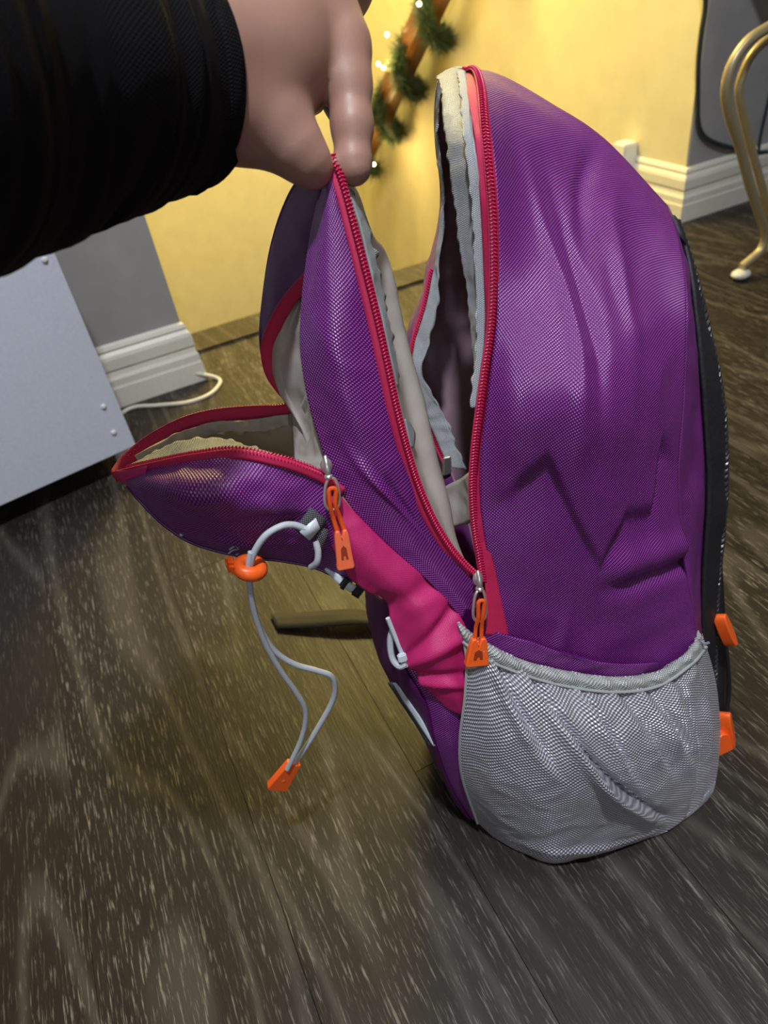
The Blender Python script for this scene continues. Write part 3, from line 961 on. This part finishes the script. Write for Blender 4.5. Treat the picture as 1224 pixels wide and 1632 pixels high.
def puller(sx, sy, ring_top, ring_bot, tab_top, tab_bot, off, tabname, tabmat, wide):
    c = P(sx, sy, off)
    mb = MB()
    T = P(*ring_bot, off) - P(sx, sy, off); T /= np.linalg.norm(T); S = np.cross(T, NN); S /= np.linalg.norm(S)
    mb.ell(c - NN * .0006, (.0036, .0050, .0024), (S, T, NN), 18, 10)
    mb.tube([c - T * .006 - NN * .001, c - T * .003 - NN * .003, c + T * .001 - NN * .0045, c + T * .006 - NN * .003], [.0012, .0016, .0018, .0016], 10)
    mb.ell(c - NN * .003 + T * .006, (.0028, .0022, .003), (S, T, NN))
    sl = mb.build('zip_slider', M['chrome'], PK)
    a, b = P(*ring_top, off - .004), P(*ring_bot, off - .005)
    L = np.linalg.norm(b - a) / 2; m = (a + b) / 2
    T = (b - a) / (2 * L); S = np.cross(T, NN); S /= np.linalg.norm(S)
    loop = []
    for k in range(41):
        t = 2 * math.pi * k / 40
        x = math.copysign(abs(math.cos(t)) ** .7, math.cos(t)); y = math.copysign(abs(math.sin(t)) ** .8, math.sin(t))
        loop.append(m + S * x * (.0034 + .0016 * (y + 1) / 2) + T * y * L)
    MB().tube(loop, .0010, 7, cap=False, ref=-NN).build('ring', M['chrome'], sl)
    # cord through the ring
    c1, c2 = P(*tab_top, off - .005), (m * .35 + b * .65)
    S2 = S
    loops = [c1 - S2 * .0022, c1 * .5 + c2 * .5 - S2 * .002, c2 - S2 * .0016 - NN * .002, m * .7 + a * .3 - S2 * .002 - NN * .003, m * .55 + a * .45 - NN * .003,
             m * .7 + a * .3 + S2 * .002 - NN * .003, c2 + S2 * .0016 - NN * .002, c1 * .5 + c2 * .5 + S2 * .002, c1 + S2 * .0022]
    MB().tube(catmull(loops, 60), .0014, 8).build('pull_cord', M['orange_cord'], PK)
    e = P(*tab_bot, off - .005)
    T = (e - c1); LL_ = np.linalg.norm(T); T /= LL_; S = np.cross(T, NN); S /= np.linalg.norm(S)
    w0, w1 = wide
    poly = [(-w0 * .8, -.001), (-w0 * .25, -.001), (0, .004), (w0 * .25, -.001), (w0 * .8, -.001), (w0, .002), (w1 * .9, LL_ * .75), (w1, LL_ * .93), (w1 * .85, LL_), (-w1 * .85, LL_), (-w1, LL_ * .93),
            (-w1 * .9, LL_ * .75), (-w0, .002)]
    tb = MB().prism(poly, c1, (S, T, NN), .0055)
    ob = tb.build('pull_tab', tabmat, PK)
    bv = ob.modifiers.new('round', 'BEVEL'); bv.width = .0009; bv.segments = 2
    # shade of a recess, put in as a darker plate on the tab's face
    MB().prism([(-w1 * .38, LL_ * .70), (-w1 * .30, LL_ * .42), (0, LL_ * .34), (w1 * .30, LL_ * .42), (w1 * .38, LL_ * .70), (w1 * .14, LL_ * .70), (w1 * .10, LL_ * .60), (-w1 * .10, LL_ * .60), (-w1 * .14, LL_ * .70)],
               c1 - NN * .00285, (S, T, NN), .0006).build('notch_shade', M['tab_shade'], ob, smooth=False)
    return ob


M['tab_shade'] = plain('orange_recess_shade', (.30, .035, .008), .5)
M['coral'] = plain('coral_plastic', (.90, .17, .07), .38)
puller(520, 742, (528, 762), (530, 812), (543, 846), (551, 906), -.004, 'pull_tab', M['coral'], (.0042, .0056))
puller(761, 922, (765, 940), (764, 990), (762, 1018), (759, 1060), -.006, 'pull_tab', M['orange'], (.0058, .0085))

# webbing loop holding the bungee cord
wb = ribbon('webbing_loop', [(482, 852, -.006), (497, 833, -.006), (508, 818, -.004)], .013, M['webbing'], PK, Tn, 24, thick=.002)
ribbon('webbing_loop', [(505, 876, -.004), (512, 856, -.006), (516, 842, -.004)], .006, M['webbing'], PK, Tn, 24, thick=.002)
mesh('reflective_patch', [P(477, 847, -.0095), P(503, 825, -.0085), P(510, 842, -.0085), P(493, 861, -.0095)], [(0, 1, 2, 3)], M['reflect'], PK).modifiers.new('t', 'SOLIDIFY').thickness = .0008


def PV(x, y, near=.0):
    """free-hanging cord: upright plane through the toggle"""
    v0 = P(396, 905, -.004).dot(VV) - near
    r = ray(x, y)
    return O + r * (v0 / r.dot(VV))


CR = .0021
ca = catmull([P(486, 843, -.008), P(470, 837, -.009), P(450, 838, -.011), P(425, 852, -.012), P(408, 875, -.010), P(399, 900, -.007), PV(397, 925), PV(404, 970), PV(414, 1000),
              PV(436, 1036), PV(468, 1058), PV(505, 1069), PV(528, 1078), PV(534, 1098), PV(528, 1122), PV(508, 1158), PV(488, 1190), PV(470, 1216), PV(462, 1226)], 200)
MB().tube(ca, CR, 10).build('bungee_cord', M['grey_cord'], PK)
cb = catmull([PV(400, 880, .002), PV(396, 905, .003), PV(399, 940, .003), PV(408, 985, .003), PV(425, 1030, .003), PV(448, 1070, .003), PV(472, 1104, .003), PV(486, 1130, .003), PV(486, 1156, .003),
              PV(478, 1184, .003), PV(466, 1210, .003), PV(458, 1226, .003)], 160)
MB().tube(cb, CR * .92, 10).build('bungee_cord', M['grey_cord'], PK)
MB().tube(catmull([P(503, 862, -.006), P(507, 880, -.007), P(505, 896, -.006), P(496, 904, .0)], 40), CR, 10).build('bungee_cord', M['grey_cord'], PK)
# cord lock
c = PV(397, 905, .0); e1 = PV(430, 905) - PV(397, 905); e1 /= np.linalg.norm(e1); e3 = np.array([0, 0, 1.]); e2 = np.cross(e3, e1)
bm = bmesh.new()
ring = []
mb = MB()
lp = [c + e1 * (math.cos(t) * .0065) + e2 * (math.sin(t) * .0065) + e1 * .0005 for t in np.linspace(0, 2 * math.pi, 40)]
mb.tube(lp, .0042, 12, cap=False, ref=e3, flat=1.15)
tg = mb.build('cord_lock', M['orange'], PK)
MB().box(c - e1 * .0095 + e2 * .001 + e3 * .001, (.0035, .0052, .0048), (e1, e2, e3), .0018).build('button', M['orange'], tg)
# end tab
a, b = PV(468, 1216), PV(440, 1256)
T = (b - a); LL_ = np.linalg.norm(T); T /= LL_; n_ = VV; S = np.cross(T, n_)
ob = MB().prism([(-.0055, -.001), (.0055, -.001), (.0088, LL_ * .92), (.0075, LL_), (-.0075, LL_), (-.0088, LL_ * .92)], a, (S, T, n_), .006).build('cord_end', M['orange'], PK)
bv = ob.modifiers.new('round', 'BEVEL'); bv.width = .0009; bv.segments = 2
MB().ell(a + T * LL_ * .6 - n_ * .0030, (.0018, .0018, .0004), (S, T, n_)).build('boss', M['orange'], ob)
# small silver print on the pocket's lower edge
lg = catmull([P(366, 876, .026), P(376, 869, .022), P(392, 867, .022)], 10)
mb = MB().tube(lg, .0006, 5)
mb.tube(catmull([P(364, 882, .028), P(374, 876, .025), P(388, 876, .026)], 10), .0005, 5)
mb.tube(catmull([P(378, 872, .022), P(384, 880, .028), P(376, 884, .03)], 10), .0005, 5)
mb.build('silver_print', M['reflect'], PK)
MB().ell(P(289, 852, .034), (.0012, .0012, .0012)).build('silver_dot', M['reflect'], PK)

# ---- strap lying on the floor behind, and the shoulder strap with buckles
s0, s1, s2, s3 = at_z(437, 992, .002), at_z(500, 990, .006), at_z(560, 985, .010), at_z(640, 982, .006)
fp = [s0, s1, s2, s3, s3 + np.array([.09, .01, 0])]
c = catmull(fp, 50)
wv = 0.0225
v, uv = [], []
for i, p in enumerate(c):
    for k in (-1, -.3, .3, 1):
        v.append(p + np.array([0, 1, 0]) * k * wv / 2 * 1.15 + np.array([0, 0, .0015 + .004 * math.sin(i * .16) * (k + 1) / 2 * (i / 50)])); uv.append((k, i))
o = mesh('waist_strap', v, [(i * 4 + k, i * 4 + k + 1, i * 4 + k + 5, i * 4 + k + 4) for i in range(49) for k in range(3)], M['strap'], PK)
o.modifiers.new('t', 'SOLIDIFY').thickness = .0018
ribbon('shoulder_strap', [(1139, 930, .075), (1150, 990, .08), (1158, 1050, .08), (1160, 1100, .08), (1152, 1150, .08), (1146, 1200, .085)], [.014, .012, .010, .010, .012, .012],
       M['black'], PK, Tn * .4 + UU, 40, thick=.003)
ribbon('shoulder_strap', [(1135, 900, .07), (1140, 980, .07), (1142, 1060, .07), (1144, 1140, .07), (1148, 1200, .075)], [.016, .016, .014, .010, .014], M['black'], PK, Tn, 40, thick=.004)


def blade(p0, p1, w, th, name, mat, off, nrm):
    a, b = P(*p0, off), P(*p1, off)
    T = b - a; L = np.linalg.norm(T); T /= L; N = nrm - T * nrm.dot(T); N /= np.linalg.norm(N); S = np.cross(T, N)
    poly = []
    for k in range(24):
        t = 2 * math.pi * k / 24
        y = math.sin(t); x = math.cos(t)
        poly.append((w * math.copysign(abs(x) ** .7, x), L / 2 + L / 2 * math.copysign(abs(y) ** .8, y)))
    ob = MB().prism(poly, a, (S, T, N), th).build(name, mat, PK)
    bv = ob.modifiers.new('round', 'BEVEL'); bv.width = .001; bv.segments = 2
    return ob


blade((1146, 980), (1166, 1028), .0050, .010, 'buckle', M['orange'], .050, UU * .8 + Tn * .8)
bk = blade((1154, 1136), (1164, 1192), .0055, .010, 'buckle', M['orange'], .050, UU + Tn * .9)
blade((1146, 1168), (1158, 1216), .0080, .008, 'buckle', M['orange'], .046, UU * .1 + Tn)
MB().box(P(1168, 1180, .056), (.002, .003, .010), (UU, NN, np.cross(UU, NN))).build('buckle_slot', M['webbing'], PK)

# ------------------------------------------------------------------ person: left hand and sleeve
PE = empty('person', D(200, 120, .30), 'person in a black long sleeve pinching the backpack flap between thumb and finger', 'person')
S0 = 1.0 / F


def cap_list():
    L = []
    def c(a, b, ra, rb):
        (x0, y0, d0), (x1, y1, d1) = a, b
        L.append((D(x0, y0, d0), D(x1, y1, d1), ra * d0 * S0, rb * d1 * S0))
    # forearm, wrist and palm
    c((250, 90, .325), (400, 85, .355), 128, 128)
    c((250, 150, .325), (400, 165, .352), 95, 92)
    c((400, 100, .355), (470, 40, .370), 118, 95)
    c((400, 40, .360), (520, -40, .385), 110, 80)
    c((430, 110, .362), (525, 50, .372), 80, 58)
    c((440, 40, .375), (520, -60, .40), 90, 70)
    # thumb
    c((400, 180, .350), (440, 205, .352), 78, 60)
    c((440, 205, .352), (472, 238, .354), 58, 44)
    c((472, 238, .354), (494, 264, .358), 42, 33)
    c((494, 264, .358), (501, 274, .360), 32, 23)
    # index finger
    c((470, 30, .368), (540, 80, .366), 90, 50)
    c((470, 70, .364), (538, 110, .364), 62, 38)
    c((545, 72, .366), (556, 135, .364), 43, 35)
    c((556, 135, .364), (561, 200, .364), 34, 31.5)
    c((561, 200, .364), (563, 262, .366), 31, 27)
    c((563, 262, .366), (564, 270, .366), 27, 23)
    # middle finger behind
    c((498, 20, .395), (524, 85, .398), 50, 38)
    c((524, 85, .398), (543, 160, .400), 34, 28)
    c((543, 160, .400), (562, 225, .400), 26, 21)
    # ring and little finger curled into the palm
    c((470, 10, .415), (505, 80, .428), 48, 36)
    c((505, 80, .428), (492, 150, .425), 34, 28)
    c((492, 150, .425), (470, 170, .405), 27, 23)
    c((440, 20, .43), (470, 90, .445), 42, 30)
    c((470, 90, .445), (462, 145, .44), 29, 23)
    c((462, 145, .44), (448, 160, .42), 23, 19)
    return L


def surface_nets(caps, h=.0016, k=.006):
    lo = np.min([np.minimum(a, b) - max(ra, rb) for a, b, ra, rb in caps], axis=0) - .01
    hi = np.max([np.maximum(a, b) + max(ra, rb) for a, b, ra, rb in caps], axis=0) + .01
    n = np.ceil((hi - lo) / h).astype(int) + 1
    X, Y, Z = np.meshgrid(*[lo[i] + h * np.arange(n[i]) for i in range(3)], indexing='ij')
    Pp = np.stack([X, Y, Z], axis=-1).astype(np.float32)
    sd = None
    for a, b, ra, rb in caps:
        ba = (b - a).astype(np.float32); pa = Pp - a.astype(np.float32)
        t = np.clip((pa @ ba) / ba.dot(ba), 0, 1)
        d = np.linalg.norm(pa - t[..., None] * ba, axis=-1) - (ra + (rb - ra) * t)
        if sd is None: sd = d
        else:
            hh = np.clip(.5 + .5 * (sd - d) / k, 0, 1)
            sd = sd * (1 - hh) + d * hh - k * hh * (1 - hh)
    s = sd < 0
    ins = np.zeros(tuple(n - 1), int)
    acc = np.zeros(tuple(n - 1) + (3,)); cnt = np.zeros(tuple(n - 1))
    corners = [(i, j, l) for i in (0, 1) for j in (0, 1) for l in (0, 1)]
    sl = lambda c: tuple(slice(c[i], n[i] - 1 + c[i]) for i in range(3))
    for c in corners: ins += s[sl(c)]
    for a in corners:
        for ax in range(3):
            if a[ax]: continue
            b = list(a); b[ax] = 1; b = tuple(b)
            va, vb = sd[sl(a)], sd[sl(b)]
            cr = (va < 0) != (vb < 0)
            t = np.where(cr, va / (va - vb + 1e-12), 0)
            for i in range(3):
                acc[..., i] += np.where(cr, a[i] + (t if i == ax else 0), 0)
            cnt += cr
    act = (ins > 0) & (ins < 8)
    idx = -np.ones(act.shape, int)
    ids = np.argwhere(act)
    idx[act] = np.arange(len(ids))
    verts = lo + h * (ids + acc[act] / cnt[act][:, None])
    faces = []
    for ax in range(3):
        u, v = (ax + 1) % 3, (ax + 2) % 3
        A = [slice(0, n[i] - 1) for i in range(3)]; Bs = list(A)
        A[ax] = slice(0, n[ax] - 1); Bs[ax] = slice(1, n[ax])
        sa, sb = s[tuple(A)], s[tuple(Bs)]
        cr = np.argwhere(sa != sb)
        for q in cr:
            if q[u] == 0 or q[v] == 0: continue
            q1 = q.copy(); q1[u] -= 1
            q2 = q1.copy(); q2[v] -= 1
            q3 = q.copy(); q3[v] -= 1
            f = [idx[tuple(q)], idx[tuple(q1)], idx[tuple(q2)], idx[tuple(q3)]]
            if min(f) < 0: continue
            if not sa[tuple(q)]: f = f[::-1]
            faces.append(tuple(int(x) for x in f))
    return verts, faces


hv, hf = surface_nets(cap_list())
hand = mesh('hand', hv, hf, M['skin'], PE)
sm = hand.modifiers.new('smooth', 'SMOOTH'); sm.factor = .6; sm.iterations = 5
# sleeve
mb_v, mb_f = [], []
cen = [(302, 118, .352, .0515), (292, 118, .350, .0535), (265, 117, .343, .0550), (230, 116, .335, .057), (200, 115, .323, .0600), (150, 112, .308, .0625), (100, 104, .292, .0645), (50, 100, .278, .0645),
       (0, 96, .264, .066), (-90, 100, .246, .071), (-220, 95, .222, .073), (-380, 90, .195, .075)]
cp = catmull([D(x, y, d) for x, y, d, r in cen], 70)
ss = np.linspace(0, 1, 70)
rad = np.interp(ss, np.linspace(0, 1, len(cen)), [c[3] for c in cen])
rad[0] *= .93; rad[1] *= .98
T = np.gradient(cp, axis=0); T /= np.linalg.norm(T, axis=1)[:, None]
NS = 64
for i in range(70):
    N = np.array([0, 0, 1.]) - T[i] * T[i][2]; N /= np.linalg.norm(N); Bn = np.cross(T[i], N)
    for k in range(NS):
        a = 2 * math.pi * k / NS
        fo = .0035 * noise.noise(Vector((i * .12, math.cos(a) * 1.2, math.sin(a) * 1.2))) * min(1, i / 12) + .003 * noise.noise(Vector((i * .35, math.cos(a) * .8 + 4, math.sin(a)))) * min(1, i / 15)
        r = rad[i] + fo
        mb_v.append(cp[i] + (N * math.cos(a) + Bn * math.sin(a)) * r)
uvl = [(k / NS * .36, i * .006) for i in range(70) for k in range(NS)]
mb_f = [(i * NS + k, i * NS + (k + 1) % NS, (i + 1) * NS + (k + 1) % NS, (i + 1) * NS + k) for i in range(69) for k in range(NS)]
mb_v.append(cp[-1] + T[-1] * .03); uvl.append((0, .42))
mb_f += [(69 * NS + k, 69 * NS + (k + 1) % NS, 70 * NS) for k in range(NS)]
o = mesh('sleeve', mb_v, mb_f, M['sleeve'], PE, True, uvl)
m_ = o.modifiers.new('t', 'SOLIDIFY'); m_.thickness = .003

# ------------------------------------------------------------------ white cabinet, left
cz = .042
a1 = at_z(217, 710, cz); a0 = at_z(0, 807, cz)
ex = (a1 - a0); ex[2] = 0; ex /= np.linalg.norm(ex); ey = np.array([-ex[1], ex[0], 0]); ez = np.array([0, 0, 1.])
CB = empty('cabinet', (a1[0] - ex[0] * .2 + ey[0] * .2, a1[1] - ex[1] * .2 + ey[1] * .2, 0), 'white laminate cabinet on short round feet, its side panel studded with screws', 'cabinet')
WC, DC, HC = .42, .15, .40
ctr = a1 - ex * WC / 2


def cbox(name, u0, u1, v0, v1, z0, z1, mat='white_paint', bev=.0012):
    c = a1 + ex * (u0 + u1) / 2 + ey * (v0 + v1) / 2; c = np.array([c[0], c[1], (z0 + z1) / 2])
    return MB().box(c, ((u1 - u0) / 2, (v1 - v0) / 2, (z1 - z0) / 2), (ex, ey, ez), bev).build(name, M[mat], CB)


cbox('side_panel', -WC, 0, 0, .016, cz, cz + HC)
cbox('side_panel', -WC, 0, DC - .016, DC, cz, cz + HC)
cbox('back_panel', -.012, -.004, .017, DC - .017, cz, cz + HC)
cbox('bottom_panel', -WC, -.013, .017, DC - .017, cz + .004, cz + .02)
cbox('top_panel', -WC - .004, .004, -.004, DC + .004, cz + HC + .0005, cz + HC + .016)
cbox('door', -WC - .018, -WC - .001, .002, DC - .002, cz, cz + HC)


def on_cab(x, y):
    r = ray(x, y); t = (a1 - O).dot(ey) / r.dot(ey)
    return O + r * t


for sx, sy in ((71, 414), (165, 648), (181, 689)):
    p = on_cab(sx, sy) - ey * .0008
    mb = MB().ell(p, (.0042, .0022, .0042), (ex, ey, ez), 14, 8)
    mb.tube([p - ey * .0015, p - ey * .0026], .0018, 8)
    mb.build('screw', M['adapter'], CB)
for uu, vv in ((-.018, .03), (-WC + .03, .03), (-.018, DC - .03), (-WC + .03, DC - .03)):
    c = a1 + ex * uu + ey * vv
    mb = MB().tube([(c[0], c[1], .001), (c[0], c[1], .012), (c[0], c[1], .016), (c[0], c[1], cz + .003)], [.0115, .0115, .014, .014], 18)
    mb.build('foot', M['adapter'], CB)

# ------------------------------------------------------------------ gold metal leg frame, right
TB = empty('side_table', at_z(1180, 447) + np.array([.08, 0, 0]), 'gold metal side table on curved tube legs beside the grey wall', 'table')
YL = at_z(1182, 444)[1]
UPP = [np.array([0, 0, .16]), np.array([0, 0, .06]), np.array([0, 0, 0])]
t1 = [on_y(1345, 20, YL) + q for q in UPP] + [on_y(x, y, YL) for x, y in ((1290, 18), (1260, 26), (1221, 46), (1190, 68), (1166, 104), (1157, 144), (1163, 184), (1179, 233), (1194, 291), (1209, 337), (1220, 374), (1213, 398), (1196, 414), (1182, 426))]
t2 = [on_y(1345, 42, YL + .025) + q for q in UPP] + [on_y(x, y, YL + .025) for x, y in ((1290, 40), (1262, 46), (1227, 60), (1198, 88), (1183, 120), (1178, 150), (1192, 214), (1211, 285), (1226, 340), (1233, 374), (1226, 392), (1214, 402))]
MB().tube(catmull(t1, 90), .0085, 12).build('leg', M['brass'], TB)
MB().tube(catmull(t2, 90), .0070, 12).build('leg', M['brass'], TB)
for dx in (.40,):
    MB().tube([p * np.array([-1, 1, 1]) + np.array([2 * t1[0][0] + dx, 0, 0]) for p in catmull(t1, 60)], .0085, 12).build('leg', M['brass'], TB)
for o_ in ((1181, 437),):
    p = on_y(*o_, YL)
    MB().ell((p[0], p[1], .010), (.020, .016, .0095), None, 18, 8).build('foot_cap', M['clear'], TB)
    q = np.array([2 * t1[0][0] + .40 - p[0], p[1], .010])
    MB().ell(q, (.020, .016, .0095), None, 18, 8).build('foot_cap', M['clear'], TB)
tz = t1[0][2]
MB().box((t1[0][0] + .20, YL + .08, tz + .012), (.19, .15, .010), None, .003).build('table_top', M['brass'], TB)

# ------------------------------------------------------------------ cables
yc = YW - .008
cab = [on_y(x, y, yc) for x, y in ((1120, -120), (1123, -40), (1124, 10), (1118, 50), (1113, 100), (1112, 160), (1113, 195), (1120, 214), (1136, 226), (1160, 234), (1190, 240), (1224, 243), (1290, 235))]
o = MB().tube(catmull(cab, 120), .0048, 8).build('cable', M['cable']); tag(o, 'black cable hanging down the grey wall and looping above the baseboard', 'cable')
o = MB().tube(catmull([on_y(x, y, yc) for x, y in ((1262, 60), (1236, 120), (1218, 190), (1210, 232), (1209, 262))], 40), .0032, 8).build('cable', M['cable'])
tag(o, 'thin dark wire running down behind the gold table leg', 'cable')
wc = [at_z(160, 690, .003), at_z(205, 652, .003), at_z(250, 646, .003), at_z(300, 641, .003), at_z(335, 628, .003), at_z(351, 610, .003), at_z(345, 602, .004), at_z(325, 597, .012), at_z(300, 594, .02),
      at_z(262, 591, .02), at_z(225, 607, .014), at_z(190, 624, .010), at_z(160, 640, .01)]
o = MB().tube(catmull(wc, 140), .0036, 8).build('power_cord', M['white_cord']); tag(o, 'white cord looped on the floor by the end of the left baseboard', 'cord')

# plug-in adapter low on the stairwell wall
ca_ = on_x(1006, 245, XO2)
ad = MB().box((XO2 - .020, ca_[1] - .0, ca_[2]), (.0195, .022, .030), None, .003).build('plug_adapter', M['adapter'])
tag(ad, 'small white box plugged in low on the yellow-lit wall', 'adapter')

# ------------------------------------------------------------------ handrail with garland and bulbs
XR = XO2 - .075
ra = on_x(700, -20, XR); rb = on_x(572, 262, XR)
dr = rb - ra; dr /= np.linalg.norm(dr)
HR = empty('handrail', (XR, (ra[1] + rb[1]) / 2, (ra[2] + rb[2]) / 2), 'brown wooden stair handrail sloping down the yellow-lit wall', 'handrail')
sd_ = np.cross(dr, (1, 0, 0)); sd_ /= np.linalg.norm(sd_)
c = (ra - dr * .35 + rb) / 2
prof = [(1.3 * p_, 1.3 * q_) for p_, q_ in ((-.028, -.022), (.028, -.022), (.030, -.005), (.024, .010), (.027, .020), (.018, .030), (-.018, .030), (-.027, .020), (-.024, .010), (-.030, -.005))]
Lr = np.linalg.norm(rb - ra) + .35
MB().prism([(a, b) for a, b in prof], c, (np.array([1., 0, 0]), sd_, dr), Lr).build('rail', M['rail'], HR)
for t in (.2, .8):
    q = ra + (rb - ra) * t - sd_ * .02
    MB().tube(catmull([q, q - sd_ * .03, q - sd_ * .04 + np.array([.05, 0, 0]), q - sd_ * .04 + np.array([.0745, 0, 0])], 16), .007, 8).build('bracket', M['brass'], HR)

GA = empty('garland', tuple(ra), 'green pine garland with tiny warm bulbs wound around the wooden handrail', 'garland')
rg = random.Random(5)
mb = MB()
gl = []
for i in range(150):
    t = i / 149
    p = ra - dr * .2 + dr * (Lr * .80) * t
    a = t * 2 * math.pi * 4.2 + .6
    p = p + (np.array([-1., 0, 0]) * math.cos(a) + sd_ * math.sin(a)) * .055 + sd_ * .035
    gl.append(p)
mb.tube(gl, .003, 5)
GA_stem = mb.build('stem', M['needles'], GA)
V_, F_ = [], []
for i in range(150):
    for k in range(80):
        d = np.array([rg.gauss(0, 1) for _ in range(3)]); d /= np.linalg.norm(d)
        p = gl[i] + np.array([rg.uniform(-.004, .004) for _ in range(3)])
        L = rg.uniform(.028, .062)
        s = np.cross(d, (.3, .5, .8)); s /= np.linalg.norm(s); s *= .0016
        s2 = np.cross(d, s)
        b = len(V_)
        V_ += [p + s, p - s * .5 + s2, p - s * .5 - s2, p + d * L]
        F_ += [(b, b + 1, b + 3), (b + 1, b + 2, b + 3), (b + 2, b, b + 3)]
o = mesh('needles', V_, F_, M['needles'], GA, False); o['kind'] = 'stuff'
bulb_px = [(617, 55), (603, 102), (611, 108), (668, 6), (596, 262)]
for bx, by in bulb_px:
    p = on_x(bx, by, XR - .07)
    MB().ell(p, (.006, .006, .006), None, 10, 6).build('bulb', M['bulb'], GA)
for bx, by, e in ((612, 92, 1.2), (590, 245, 2.0), (690, 10, 1.2)):
    l = bpy.data.lights.new('garland_glow', 'POINT'); l.energy = e; l.color = (1.0, .72, .25); l.shadow_soft_size = .01
    q = on_x(bx, by, XR - .10)
    lo = bpy.data.objects.new('garland_glow', l); COL.objects.link(lo); lo.location = q
